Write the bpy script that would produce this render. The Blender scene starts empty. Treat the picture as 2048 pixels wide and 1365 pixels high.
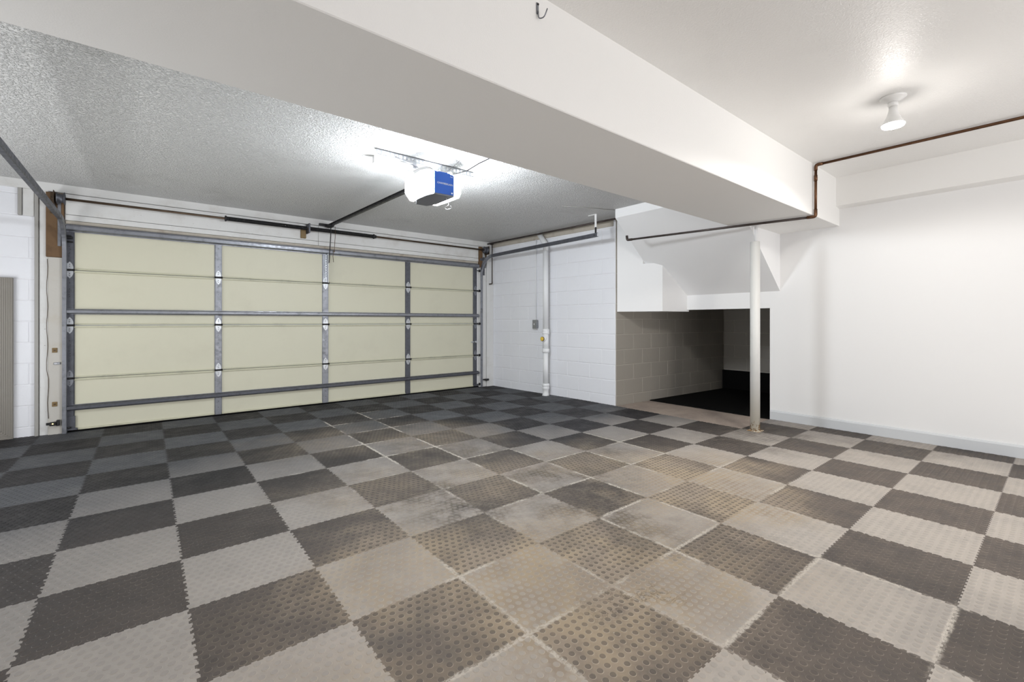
import bpy, bmesh, math, random
from mathutils import Vector, Matrix
random.seed(7)
C = bpy.context.scene.collection
SC = bpy.context.scene
S = 0.4572                      # one floor tile, 18 inches
PI = math.pi

# ------------------------------------------------------------------ camera
cam = bpy.data.cameras.new('camera'); cam_o = bpy.data.objects.new('camera', cam); C.objects.link(cam_o)
cam.sensor_fit = 'HORIZONTAL'; cam.sensor_width = 36.0
cam.lens = 901.8 / 2048 * 36; cam.shift_y = -39.45 / 2048
cam.clip_start = 0.02; cam.clip_end = 100
cam_o.location = (-0.123, -2.098, 1.092); cam_o.rotation_euler = (PI/2, 0, -0.68054)
SC.camera = cam_o

# ------------------------------------------------------------------ world, lights, exposure
w = bpy.data.worlds.new('world'); SC.world = w; w.use_nodes = True
w.node_tree.nodes['Background'].inputs[0].default_value = (0.75, 0.82, 1, 1)
w.node_tree.nodes['Background'].inputs[1].default_value = 0.4
SC.view_settings.view_transform = 'Standard'; SC.view_settings.look = 'None'
SC.view_settings.gamma = 1; SC.view_settings.use_curve_mapping = False
SC.view_settings.exposure = 0.15
try:
    SC.cycles.use_denoising = True
    SC.cycles.max_bounces = 10; SC.cycles.diffuse_bounces = 6; SC.cycles.sample_clamp_indirect = 6
except Exception: pass

def point_light(name, loc, energy, color, radius):
    l = bpy.data.lights.new(name, 'POINT'); l.energy = energy; l.color = color; l.shadow_soft_size = radius
    o = bpy.data.objects.new(name, l); o.location = loc; C.objects.link(o); return o
def area_light(name, loc, rot, sx, sy, energy, color):
    l = bpy.data.lights.new(name, 'AREA'); l.shape = 'RECTANGLE'; l.size = sx; l.size_y = sy
    l.energy = energy; l.color = color
    o = bpy.data.objects.new(name, l); o.location = loc; o.rotation_euler = rot; C.objects.link(o); return o
WARM = (1.0, 0.96, 0.91); COOL = (0.90, 0.95, 1.0)
# large soft fill light added behind the camera, its source unseen
area_light('rear_fill', (2.9, -5.4, 0.75), (PI/2+0.42, 0, 0), 4.4, 1.4, 100, (1.0, 0.985, 0.965))
# fill light added at the left wall to brighten the far bay's ceiling
area_light('left_fill', (-2.12, 1.7, 0.9), (PI/2+0.45, 0, -PI/2), 2.8, 1.5, 78, (0.97, 0.985, 1.0))
# the near ceiling bulb (seen), and an unseen one added behind the camera as ambient fill
BULB = (3.56, -1.395)
point_light('bulb_light', (BULB[0], BULB[1], 2.295), 5, WARM, 0.05)
sl = bpy.data.lights.new('bulb_flood', 'SPOT'); sl.energy = 44; sl.color = WARM; sl.shadow_soft_size = 0.055; sl.spot_size = math.radians(172); sl.spot_blend = 0.25
slo = bpy.data.objects.new('bulb_flood', sl); slo.location = (BULB[0], BULB[1], 2.30); C.objects.link(slo)      # reflector bulb: floods downward
point_light('rear_point_fill', (1.2, -3.6, 2.3), 16, WARM, 0.06)
OPX, OPY = 1.732, 1.255
OPENER_GLOW = 120.0      # the opener's lamp covers are lit from within (their material emits)
BULB_GLOW = 40.0

# ------------------------------------------------------------------ materials
def new_mat(name):
    m = bpy.data.materials.new(name); m.use_nodes = True
    nt = m.node_tree; b = nt.nodes['Principled BSDF']; return m, nt, b
def N(nt, t, **kw):
    n = nt.nodes.new(t)
    for k, v in kw.items(): setattr(n, k, v)
    return n
def srgb(r, g, b):
    f = lambda c: (c/255)/12.92 if c/255 <= 0.04045 else ((c/255+0.055)/1.055)**2.4
    return (f(r), f(g), f(b), 1)
def link(nt, a, b): nt.links.new(a, b)
def mix(nt, fac, a, b):
    n = N(nt, 'ShaderNodeMix', data_type='RGBA')
    for sock, v in ((n.inputs[0], fac), (n.inputs[6], a), (n.inputs[7], b)):
        if isinstance(v, (tuple, float, int)): sock.default_value = v
        else: link(nt, v, sock)
    return n.outputs[2]
def math_n(nt, op, a, b=None, c=None, clamp=False):
    n = N(nt, 'ShaderNodeMath', operation=op); n.use_clamp = clamp
    for i, v in enumerate((a, b, c)):
        if v is None: continue
        if isinstance(v, (int, float)): n.inputs[i].default_value = v
        else: link(nt, v, n.inputs[i])
    return n.outputs[0]
def ramp(nt, fac, lo, hi, vlo=0.0, vhi=1.0, smooth=True):
    n = N(nt, 'ShaderNodeMapRange')
    n.interpolation_type = 'SMOOTHSTEP' if smooth else 'LINEAR'
    link(nt, fac, n.inputs[0])
    for i, v in enumerate((lo, hi, vlo, vhi)): n.inputs[i+1].default_value = v
    return n.outputs[0]
def noise(nt, scale, detail=3, rough=0.5, vec=None, dist=0.0):
    n = N(nt, 'ShaderNodeTexNoise'); n.inputs['Scale'].default_value = scale
    n.inputs['Detail'].default_value = detail; n.inputs['Roughness'].default_value = rough
    n.inputs['Distortion'].default_value = dist
    if vec is None:
        g = N(nt, 'ShaderNodeNewGeometry'); vec = g.outputs['Position']
    link(nt, vec, n.inputs['Vector']); return n.outputs['Fac']
def bump(nt, b, h, strength, dist):
    n = N(nt, 'ShaderNodeBump'); n.inputs['Strength'].default_value = strength; n.inputs['Distance'].default_value = dist
    link(nt, h, n.inputs['Height']); link(nt, n.outputs[0], b.inputs['Normal'])

def paint(name, col, rough=0.6, tex=0.0, tscale=120, bdist=0.002, dirt=0.0, dirt_col=(0.25, 0.2, 0.14, 1), dscale=3.0, spots=0.0):
    m, nt, b = new_mat(name)
    c = col
    if dirt > 0:
        f = math_n(nt, 'MULTIPLY', ramp(nt, noise(nt, dscale, 6, 0.65), 0.48, 0.8), dirt)
        c = mix(nt, f, c, dirt_col)
    if spots > 0:
        f = ramp(nt, noise(nt, 55, 2, 0.5), 0.74, 0.78, 0, spots)
        c = mix(nt, f, c, (0.08, 0.07, 0.06, 1))
    if isinstance(c, tuple): b.inputs['Base Color'].default_value = c
    else: link(nt, c, b.inputs['Base Color'])
    b.inputs['Roughness'].default_value = rough
    if tex > 0: bump(nt, b, noise(nt, tscale, 3, 0.55), tex, bdist)
    return m
def metal(name, col, rough=0.4, met=0.85, dirt=0.35, dirt_col=(0.05, 0.045, 0.04, 1), dscale=14):
    m, nt, b = new_mat(name)
    f = math_n(nt, 'MULTIPLY', ramp(nt, noise(nt, dscale, 5, 0.7), 0.45, 0.8), dirt)
    link(nt, mix(nt, f, col, dirt_col), b.inputs['Base Color'])
    b.inputs['Metallic'].default_value = met
    r = ramp(nt, noise(nt, 30, 4, 0.6), 0.3, 0.7, rough*0.75, rough*1.3); link(nt, r, b.inputs['Roughness'])
    return m

WHITE = (0.86, 0.80, 0.79, 1)
M = {}
M['wall'] = paint('white_wall_paint', (0.82, 0.82, 0.82, 1), 0.55, 0.12, 260, 0.001)
M['soffit'] = paint('white_drywall_paint', (0.86, 0.86, 0.865, 1), 0.5, 0.10, 200, 0.001)
M['block'] = paint('white_block_paint', (0.82, 0.83, 0.87, 1), 0.6, 0.35, 90, 0.0015, 0.05, (0.5, 0.48, 0.45, 1))
M['mortar'] = paint('white_mortar_paint', (0.78, 0.78, 0.81, 1), 0.7, 0.4, 80, 0.002)
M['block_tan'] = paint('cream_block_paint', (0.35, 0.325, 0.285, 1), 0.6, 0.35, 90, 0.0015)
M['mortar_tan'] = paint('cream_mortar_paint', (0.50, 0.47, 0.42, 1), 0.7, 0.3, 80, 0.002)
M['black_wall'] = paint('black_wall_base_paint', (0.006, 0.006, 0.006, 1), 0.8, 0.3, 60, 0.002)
M['beam'] = paint('beam_paint', (0.86, 0.855, 0.84, 1), 0.6, 0.35, 170, 0.0015)
# heavy rolled / skip-trowel texture on the garage ceiling, smoother near the lamp side
def ceiling_mat(name, col, strength, dist, scale, rough, stain=0.35):
    m, nt, b = new_mat(name)
    st = math_n(nt, 'MULTIPLY', ramp(nt, noise(nt, 1.4, 6, 0.6), 0.56, 0.78), stain)
    link(nt, mix(nt, st, col, (0.33, 0.32, 0.30, 1)), b.inputs['Base Color'])
    b.inputs['Roughness'].default_value = rough
    n1 = noise(nt, scale, 3, 0.55, dist=0.6); n2 = noise(nt, scale*0.35, 2, 0.5)
    h = math_n(nt, 'ADD', ramp(nt, n1, 0.42, 0.68), math_n(nt, 'MULTIPLY', n2, 0.5))
    bump(nt, b, h, strength, dist); return m
M['ceiling_far'] = ceiling_mat('textured_grey_white_ceiling', (0.74, 0.74, 0.73, 1), 1.0, 0.010, 75, 0.40)
M['ceiling_near'] = ceiling_mat('white_orange_peel_ceiling', (0.86, 0.855, 0.84, 1), 0.32, 0.0025, 95, 0.38, 0.06)
M['galv'] = metal('galvanised_steel', (0.27, 0.28, 0.31, 1), 0.42, 0.75, 0.55)
M['galv_dark'] = metal('dull_grey_steel', (0.125, 0.13, 0.15, 1), 0.5, 0.75, 0.5)
M['galv_bright'] = metal('bright_zinc_steel', (0.55, 0.57, 0.60, 1), 0.35, 0.8, 0.4, dscale=60)
M['dark_metal'] = metal('black_steel', (0.03, 0.03, 0.032, 1), 0.45, 0.6, 0.3, (0.12, 0.1, 0.08, 1), 40)
M['brown_metal'] = metal('oily_brown_steel', (0.11, 0.075, 0.05, 1), 0.4, 0.7, 0.4)
M['copper'] = metal('aged_copper', (0.15, 0.075, 0.04, 1), 0.35, 0.8, 0.5, (0.06, 0.035, 0.02, 1), 20)
M['dark_copper'] = metal('dark_tarnished_pipe', (0.07, 0.055, 0.05, 1), 0.45, 0.6, 0.3)
M['cream'] = paint('cream_door_skin', srgb(211, 208, 187), 0.5, 0.15, 40, 0.001, 0.16, (0.42, 0.39, 0.30, 1), 2.2, spots=0.10)
M['cream_lip'] = paint('cream_door_rail', srgb(198, 196, 172), 0.5, 0.0, 40, 0.001, 0.5, (0.28, 0.27, 0.21, 1), 6)
M['rubber'] = paint('black_rubber', (0.006, 0.006, 0.006, 1), 0.9, 0.3, 60, 0.002)
M['wood'] = paint('bare_brown_wood', (0.15, 0.085, 0.038, 1), 0.7, 0.4, 50, 0.002, 0.6, (0.06, 0.032, 0.015, 1), 9)
M['white_wood'] = paint('white_painted_board', (0.70, 0.70, 0.69, 1), 0.55, 0.2, 60, 0.002, 0.28, (0.35, 0.30, 0.24, 1), 5, spots=0.5)
M['dirty_wood'] = paint('stained_beige_board', (0.47, 0.43, 0.37, 1), 0.6, 0.3, 60, 0.002, 0.7, (0.22, 0.16, 0.11, 1), 8)
M['beige_wood'] = paint('beige_painted_jamb', (0.52, 0.50, 0.46, 1), 0.6, 0.2, 60, 0.002, 0.3, (0.4, 0.33, 0.22, 1), 5)
M['grey_strip'] = paint('grey_painted_strip', (0.36, 0.35, 0.33, 1), 0.6, 0.1, 60, 0.002)
M['taupe'] = paint('taupe_moulded_panel', (0.27, 0.25, 0.22, 1), 0.5, 0.1, 80, 0.001, 0.2, (0.4, 0.38, 0.35, 1), 7)
M['pvc'] = paint('white_painted_pipe', (0.80, 0.81, 0.82, 1), 0.4, 0.1, 60, 0.001)
M['base'] = paint('pale_grey_baseboard', (0.60, 0.62, 0.64, 1), 0.45, 0.1, 60, 0.001)
M['yellow'] = paint('yellow_plug', (0.75, 0.52, 0.06, 1), 0.45)
M['ochre'] = paint('ochre_plate', (0.20, 0.13, 0.05, 1), 0.6)
M['white_plastic'] = paint('white_plastic', (0.82, 0.82, 0.82, 1), 0.35)
M['blue'] = paint('blue_plastic', (0.008, 0.085, 0.42, 1), 0.4)
M['grey_plastic'] = paint('grey_plastic', (0.16, 0.17, 0.20, 1), 0.5)
M['black_plastic'] = paint('black_plastic', (0.015, 0.015, 0.015, 1), 0.45)
M['ceramic'] = paint('white_ceramic', (0.80, 0.80, 0.79, 1), 0.3)
M['grey_box'] = metal('grey_switch_box', (0.30, 0.31, 0.32, 1), 0.45, 0.6, 0.3)
def emit(name, col, s, base=(0.8, 0.8, 0.8, 1)):
    m, nt, b = new_mat(name); b.inputs['Base Color'].default_value = base
    b.inputs['Emission Color'].default_value = col; b.inputs['Emission Strength'].default_value = s; return m
M['lens'] = emit('lit_translucent_lens', (0.90, 0.95, 1, 1), OPENER_GLOW)
M['bulb'] = emit('lit_bulb_face', (1, 0.95, 0.885, 1), BULB_GLOW)
M['led'] = emit('lit_amber_indicator', (1, 0.55, 0.1, 1), 6)

# the lally column: white paint, rust blooming near its foot
m, nt, b = new_mat('white_column_paint_rusting_at_foot'); M['column'] = m
g = N(nt, 'ShaderNodeNewGeometry'); sx = N(nt, 'ShaderNodeSeparateXYZ'); link(nt, g.outputs['Position'], sx.inputs[0])
low = ramp(nt, sx.outputs['Z'], 0.03, 0.55, 1.0, 0.0)
rust = math_n(nt, 'MULTIPLY', ramp(nt, math_n(nt, 'ADD', noise(nt, 38, 5, 0.7), math_n(nt, 'MULTIPLY', ramp(nt, sx.outputs['Z'], 0.0, 0.22, 1.0, 0.0), 0.34)), 0.78, 0.88), 1.0)
tint = math_n(nt, 'MULTIPLY', low, 0.5)
link(nt, mix(nt, rust, mix(nt, tint, (0.72, 0.72, 0.70, 1), (0.66, 0.58, 0.42, 1)), (0.30, 0.17, 0.06, 1)), b.inputs['Base Color'])
b.inputs['Roughness'].default_value = 0.45

# bare concrete slab
m, nt, b = new_mat('bare_concrete'); M['concrete'] = m
c1 = mix(nt, ramp(nt, noise(nt, 2.5, 6, 0.65), 0.35, 0.7), (0.38, 0.31, 0.26, 1), (0.27, 0.22, 0.19, 1))
link(nt, mix(nt, ramp(nt, noise(nt, 45, 4, 0.7), 0.5, 0.8, 0, 0.5), c1, (0.5, 0.43, 0.36, 1)), b.inputs['Base Color'])
b.inputs['Roughness'].default_value = 0.8; bump(nt, b, noise(nt, 90, 4, 0.7), 0.4, 0.002)

for k_ in ('rubber', 'black_wall'): M[k_].node_tree.nodes['Principled BSDF'].inputs['Specular IOR Level'].default_value = 0.08
# ---- rubber tile: worn, floor light put into its colour; dust lies in the recesses round the studs and in the seams
DUST = [(1.30, -0.75, 0.95, 1.3), (1.05, -0.90, 0.6, 1.2), (2.84, -0.45, 0.9, 1.2), (2.55, -0.75, 0.7, 1.1), (1.9, -0.95, 0.7, 0.5),
        (0.80, -0.25, 0.70, 0.75), (1.8, 0.45, 0.75, 0.40), (2.6, 0.2, 0.8, 0.5), (1.0, 0.75, 0.7, 0.30), (2.0, 1.74, 0.9, 0.30), (3.2, -0.6, 0.6, 0.55),
        (1.2, 2.2, 0.8, 0.22), (0.25, -0.9, 0.8, 0.45)]
GRIME = [(1.35, 0.25, 0.9, 0.95), (2.2, 0.15, 0.9, 0.95), (1.75, -0.55, 0.8, 1.0), (1.9, 1.3, 1.0, 0.8), (1.0, 2.2, 0.9, 0.45), (2.9, 0.35, 0.7, 0.8), (0.85, 0.9, 0.7, 0.5), (1.6, 2.4, 0.8, 0.5), (4.5, -0.25, 0.9, 0.7), (4.9, -1.2, 0.6, 0.6)]
SEAM = [(2.1, 0.3, 1.1), (3.0, 0.3, 0.9), (2.0, -0.9, 1.1), (1.5, 1.4, 1.0), (1.7, 2.6, 0.8), (0.9, -0.9, 0.7), (1.9, -1.4, 0.8), (3.3, -0.9, 0.6)]
def tile_mat(name, base, light, dusty_lit, reach=0.0):
    m, nt, b = new_mat(name)
    g = N(nt, 'ShaderNodeNewGeometry'); pos = g.outputs['Position']
    sx = N(nt, 'ShaderNodeSeparateXYZ'); link(nt, pos, sx.inputs[0])
    flat = N(nt, 'ShaderNodeCombineXYZ'); link(nt, sx.outputs[0], flat.inputs[0]); link(nt, sx.outputs[1], flat.inputs[1])
    fv = flat.outputs[0]
    warp = N(nt, 'ShaderNodeVectorMath', operation='ADD'); wn = N(nt, 'ShaderNodeTexNoise'); wn.inputs['Scale'].default_value = 2.2; wn.inputs['Detail'].default_value = 5
    link(nt, fv, wn.inputs['Vector'])
    ws = N(nt, 'ShaderNodeVectorMath', operation='SCALE'); wsub = N(nt, 'ShaderNodeVectorMath', operation='SUBTRACT'); wsub.inputs[1].default_value = (0.5, 0.5, 0.5)
    link(nt, wn.outputs['Color'], wsub.inputs[0]); link(nt, wsub.outputs[0], ws.inputs[0]); ws.inputs['Scale'].default_value = 1.3
    link(nt, fv, warp.inputs[0]); link(nt, ws.outputs[0], warp.inputs[1])
    wsep = N(nt, 'ShaderNodeSeparateXYZ'); link(nt, warp.outputs[0], wsep.inputs[0])
    wf = N(nt, 'ShaderNodeCombineXYZ'); link(nt, wsep.outputs[0], wf.inputs[0]); link(nt, wsep.outputs[1], wf.inputs[1])
    def blob(cx, cy, r, a):
        d = N(nt, 'ShaderNodeVectorMath', operation='DISTANCE'); link(nt, wf.outputs[0], d.inputs[0]); d.inputs[1].default_value = (cx, cy, 0)
        return ramp(nt, d.outputs['Value'], 0.0, r, a, 0.0)
    dust = None
    for cx, cy, r, a in DUST:
        q = blob(cx, cy, r, a); dust = q if dust is None else math_n(nt, 'MAXIMUM', dust, q)
    dust = math_n(nt, 'MULTIPLY', dust, ramp(nt, noise(nt, 9, 6, 0.7, fv), 0.25, 0.62, 0.55, 1.15))
    seamreg = None
    for cx, cy, r in SEAM:
        q = blob(cx, cy, r, 1.0); seamreg = q if seamreg is None else math_n(nt, 'MAXIMUM', seamreg, q)
    def edge(o):
        f = math_n(nt, 'FRACT', math_n(nt, 'ADD', math_n(nt, 'DIVIDE', o, S), 20.5))
        return math_n(nt, 'ABSOLUTE', math_n(nt, 'SUBTRACT', f, 0.5))
    e = math_n(nt, 'MINIMUM', edge(sx.outputs[0]), edge(sx.outputs[1]))
    e = math_n(nt, 'ADD', e, math_n(nt, 'MULTIPLY', math_n(nt, 'SUBTRACT', noise(nt, 30, 5, 0.75, fv), 0.5), 0.07))
    seam = math_n(nt, 'MULTIPLY', ramp(nt, e, 0.008, 0.030, 1.0, 0.0), ramp(nt, noise(nt, 2.6, 3, 0.6, fv), 0.42, 0.56))
    seam = math_n(nt, 'MULTIPLY', seam, ramp(nt, seamreg, 0.1, 0.5))
    seam = math_n(nt, 'MULTIPLY', seam, ramp(nt, noise(nt, 75, 4, 0.7, fv), 0.36, 0.56, 0.15, 1.0))
    # height above the tile: recess 0, stud side, stud top
    tc = N(nt, 'ShaderNodeTexCoord'); so_ = N(nt, 'ShaderNodeSeparateXYZ'); link(nt, tc.outputs['Object'], so_.inputs[0]); z = so_.outputs['Z']
    top = ramp(nt, z, 0.0011, 0.0013, 0.0, 1.0)
    side = math_n(nt, 'MULTIPLY', ramp(nt, z, 0.00015, 0.0003, 0.0, 1.0), math_n(nt, 'SUBTRACT', 1.0, top))
    keep = math_n(nt, 'SUBTRACT', 1.0, math_n(nt, 'MULTIPLY', top, 0.62))
    oi = N(nt, 'ShaderNodeObjectInfo')
    tone = ramp(nt, oi.outputs['Random'], 0.0, 1.0, 0.84, 1.14, False)
    hsv = N(nt, 'ShaderNodeHueSaturation'); hsv.inputs['Color'].default_value = base; link(nt, tone, hsv.inputs['Value'])
    c = hsv.outputs[0]
    wear = ramp(nt, noise(nt, 4.5, 7, 0.68, fv), 0.42, 0.78, 0.0, 0.35)
    c = mix(nt, wear, c, light)
    scuff = ramp(nt, noise(nt, 26, 6, 0.75, fv), 0.56, 0.72, 0.0, 0.55)
    c = mix(nt, scuff, c, light)
    # brighter floor light painted into the colour with pale dust, by bulb and camera
    dust_and_light = None
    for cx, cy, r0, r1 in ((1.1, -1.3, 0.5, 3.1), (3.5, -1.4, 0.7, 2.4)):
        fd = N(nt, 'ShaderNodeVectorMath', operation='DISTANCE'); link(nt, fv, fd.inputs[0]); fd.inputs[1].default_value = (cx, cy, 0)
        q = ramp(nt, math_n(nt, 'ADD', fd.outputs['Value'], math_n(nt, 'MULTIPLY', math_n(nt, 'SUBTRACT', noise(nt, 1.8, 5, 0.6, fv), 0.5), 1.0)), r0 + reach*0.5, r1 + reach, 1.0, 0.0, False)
        dust_and_light = q if dust_and_light is None else math_n(nt, 'MAXIMUM', dust_and_light, q)
    dust_and_light = math_n(nt, 'MULTIPLY', dust_and_light, ramp(nt, noise(nt, 7, 8, 0.72, fv), 0.34, 0.62, 0.60 if reach == 0 else 0.86, 1.05), clamp=True)
    dust_and_light = math_n(nt, 'MULTIPLY', dust_and_light, math_n(nt, 'SUBTRACT', 1.0, math_n(nt, 'MULTIPLY', top, 0.12)))
    c = mix(nt, dust_and_light, c, dusty_lit)
    grime = None
    for cx, cy, r, a in GRIME:
        q = blob(cx, cy, r, a); grime = q if grime is None else math_n(nt, 'MAXIMUM', grime, q)
    grime = math_n(nt, 'MULTIPLY', grime, ramp(nt, noise(nt, 5, 6, 0.7, fv), 0.36, 0.60, 0.35, 1.1), clamp=True)
    grime = math_n(nt, 'MULTIPLY', grime, math_n(nt, 'SUBTRACT', 1.0, math_n(nt, 'MULTIPLY', top, 0.35)))
    c = mix(nt, grime, c, mix(nt, ramp(nt, noise(nt, 14, 6, 0.75, fv), 0.4, 0.65), (0.060, 0.050, 0.042, 1), (0.165, 0.145, 0.122, 1)))
    duc = mix(nt, ramp(nt, noise(nt, 3.0, 4, 0.6, fv), 0.4, 0.62), (0.34, 0.28, 0.22, 1), (0.41, 0.33, 0.235, 1))
    dk = math_n(nt, 'MULTIPLY', dust, keep, clamp=True)
    c = mix(nt, math_n(nt, 'MULTIPLY', dk, 0.97), c, duc)
    ring = math_n(nt, 'MULTIPLY', side, math_n(nt, 'ADD', math_n(nt, 'MULTIPLY', dust, 0.8), math_n(nt, 'MULTIPLY', dust_and_light, 0.35)), clamp=True)
    c = mix(nt, ring, c, (0.52, 0.45, 0.36, 1))
    c = mix(nt, math_n(nt, 'MULTIPLY', seam, 0.85), c, (0.62, 0.57, 0.50, 1))
    # mud smear with dark cracks of its own at the worn corner
    d = N(nt, 'ShaderNodeVectorMath', operation='DISTANCE'); link(nt, wf.outputs[0], d.inputs[0]); d.inputs[1].default_value = (1.38, -0.90, 0)
    crack = math_n(nt, 'MULTIPLY', ramp(nt, math_n(nt, 'ABSOLUTE', math_n(nt, 'SUBTRACT', noise(nt, 9, 5, 0.7, fv, 1.5), 0.5)), 0.0, 0.04, 0.6, 0.0), ramp(nt, d.outputs['Value'], 0.02, 0.24, 1.0, 0.0))
    c = mix(nt, crack, c, (0.07, 0.055, 0.04, 1))
    speck = ramp(nt, noise(nt, 70, 2, 0.5, fv), 0.77, 0.80, 0.0, 0.7)
    c = mix(nt, speck, c, (0.62, 0.60, 0.56, 1))
    link(nt, c, b.inputs['Base Color'])
    r = math_n(nt, 'ADD', ramp(nt, noise(nt, 7, 5, 0.6, fv), 0.3, 0.7, 0.55, 0.72), math_n(nt, 'MULTIPLY', dust, 0.3)); link(nt, r, b.inputs['Roughness'])
    b.inputs['Specular IOR Level'].default_value = 0.28
    bump(nt, b, noise(nt, 120, 5, 0.7, fv), 0.5, 0.0015)
    return m
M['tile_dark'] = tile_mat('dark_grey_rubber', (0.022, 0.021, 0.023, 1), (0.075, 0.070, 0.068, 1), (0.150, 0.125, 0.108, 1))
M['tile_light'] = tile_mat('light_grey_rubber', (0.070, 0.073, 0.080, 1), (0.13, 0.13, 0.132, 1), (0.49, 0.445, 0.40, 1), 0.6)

# ------------------------------------------------------------------ mesh helpers
class MB:
    def __init__(self): self.bm = bmesh.new()
    def box(self, x0, x1, y0, y1, z0, z1, bev=0.0, mat=None):
        g = bmesh.ops.create_cube(self.bm, size=1)
        vs = g['verts']
        for v in vs:
            v.co = Vector(((x0+x1)/2 + v.co.x*(x1-x0), (y0+y1)/2 + v.co.y*(y1-y0), (z0+z1)/2 + v.co.z*(z1-z0)))
        if bev > 0:
            es = list({e for v in vs for e in v.link_edges})
            r = bmesh.ops.bevel(self.bm, geom=es, offset=bev, segments=1, affect='EDGES')
            vs = list({v for f in r['faces'] for v in f.verts} | {v for v in vs if v.is_valid})
        if mat is not None:
            for v in vs: v.co = mat @ v.co
        return self
    def prism(self, pts, h0, h1, axis='z'):
        """polygon pts extruded: axis z: (x,y) from z=h0..h1; axis y: (x,z) from y; axis x: (y,z) from x"""
        def P(p, h):
            return {'z': (p[0], p[1], h), 'y': (p[0], h, p[1]), 'x': (h, p[0], p[1])}[axis]
        a = [self.bm.verts.new(P(p, h0)) for p in pts]; b = [self.bm.verts.new(P(p, h1)) for p in pts]
        n = len(pts); fs = [self.bm.faces.new(a), self.bm.faces.new(b[::-1])]
        for i in range(n): fs.append(self.bm.faces.new((a[(i+1) % n], a[i], b[i], b[(i+1) % n])))
        bmesh.ops.recalc_face_normals(self.bm, faces=fs)
        return self
    def tube(self, pts, r, seg=12, caps=True, smooth=True, scale=(1, 1)):
        pts = [Vector(p) for p in pts]; rings = []
        n = len(pts); up = None
        for i, p in enumerate(pts):
            t = (pts[min(i+1, n-1)] - pts[max(i-1, 0)]).normalized()
            if up is None:
                up = Vector((0, 0, 1)) if abs(t.z) < 0.9 else Vector((1, 0, 0))
            s = t.cross(up).normalized(); up = s.cross(t).normalized()
            rr = r[i] if isinstance(r, (list, tuple)) else r
            k = 1.0
            if 0 < i < n-1:
                c = (pts[i]-pts[i-1]).normalized().dot((pts[i+1]-pts[i]).normalized())
                k = 1/max(0.5, math.sqrt((1+c)/2))
            rings.append([self.bm.verts.new(p + s*math.cos(2*PI*j/seg)*rr*scale[0] + up*math.sin(2*PI*j/seg)*rr*scale[1]) for j in range(seg)])
        fs = []
        for a, b in zip(rings, rings[1:]):
            for j in range(seg):
                f = self.bm.faces.new((a[j], a[(j+1) % seg], b[(j+1) % seg], b[j])); f.smooth = smooth; fs.append(f)
        if caps:
            fs.append(self.bm.faces.new(rings[0][::-1])); fs.append(self.bm.faces.new(rings[-1]))
        bmesh.ops.recalc_face_normals(self.bm, faces=fs)
        return self
    def lathe(self, prof, center=(0, 0, 0), axis='z', seg=20, smooth=True, rot=None):
        """prof: list of (radius, height)"""
        c = Vector(center)
        if rot is None:
            rot = {'z': Matrix.Identity(3), 'x': Matrix.Rotation(PI/2, 3, 'Y'), 'y': Matrix.Rotation(-PI/2, 3, 'X')}[axis]
        rings = []
        for r, h in prof:
            rings.append([self.bm.verts.new(c + rot @ Vector((r*math.cos(2*PI*j/seg), r*math.sin(2*PI*j/seg), h))) for j in range(seg)])
        fs = []
        for a, b in zip(rings, rings[1:]):
            for j in range(seg):
                f = self.bm.faces.new((a[j], a[(j+1) % seg], b[(j+1) % seg], b[j])); f.smooth = smooth; fs.append(f)
        fs.append(self.bm.faces.new(rings[0][::-1])); fs.append(self.bm.faces.new(rings[-1]))
        bmesh.ops.recalc_face_normals(self.bm, faces=fs)
        return self
    def sweep(self, prof, path, normals):
        """open/closed profile (u,v) swept along path; u along given normal, v along path x normal"""
        rings = []; n = len(path)
        for i, p in enumerate(path):
            p = Vector(p); t = (Vector(path[min(i+1, n-1)]) - Vector(path[max(i-1, 0)])).normalized()
            u = Vector(normals[i]).normalized(); v = t.cross(u).normalized()
            rings.append([self.bm.verts.new(p + u*a + v*b) for a, b in prof])
        k = len(prof); fs = []
        for a, b in zip(rings, rings[1:]):
            for j in range(k):
                fs.append(self.bm.faces.new((a[j], a[(j+1) % k], b[(j+1) % k], b[j])))
        fs.append(self.bm.faces.new(rings[0][::-1])); fs.append(self.bm.faces.new(rings[-1]))
        bmesh.ops.recalc_face_normals(self.bm, faces=fs)
        return self
    def build(self, name, mat, parent=None, **props):
        me = bpy.data.meshes.new(name); self.bm.to_mesh(me); self.bm.free(); me.materials.append(mat)
        o = bpy.data.objects.new(name, me); C.objects.link(o)
        if parent is not None: o.parent = parent
        for k, v in props.items(): o[k] = v
        return o
def struct(name, mb, mat, parent=None, label=None):
    o = mb.build(name, mat, parent)
    if parent is None: o['kind'] = 'structure'
    if label: o['label'] = label
    return o
def thing(name, label, cat, loc=(0, 0, 0), group=None):
    o = bpy.data.objects.new(name, None); C.objects.link(o); o.location = loc
    o.empty_display_size = 0.05
    o['label'] = label; o['category'] = cat
    if group: o['group'] = group
    return o
def part(t, name, mb, mat, label=None):
    """mesh given in world coordinates, attached to thing/part t"""
    o = mb.build(name, mat)
    root = t
    off = Vector((0, 0, 0))
    while root is not None:
        off += root.location; root = root.parent
    o.data.transform(Matrix.Translation(-off))
    o.parent = t
    if label: o['label'] = label
    return o

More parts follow.
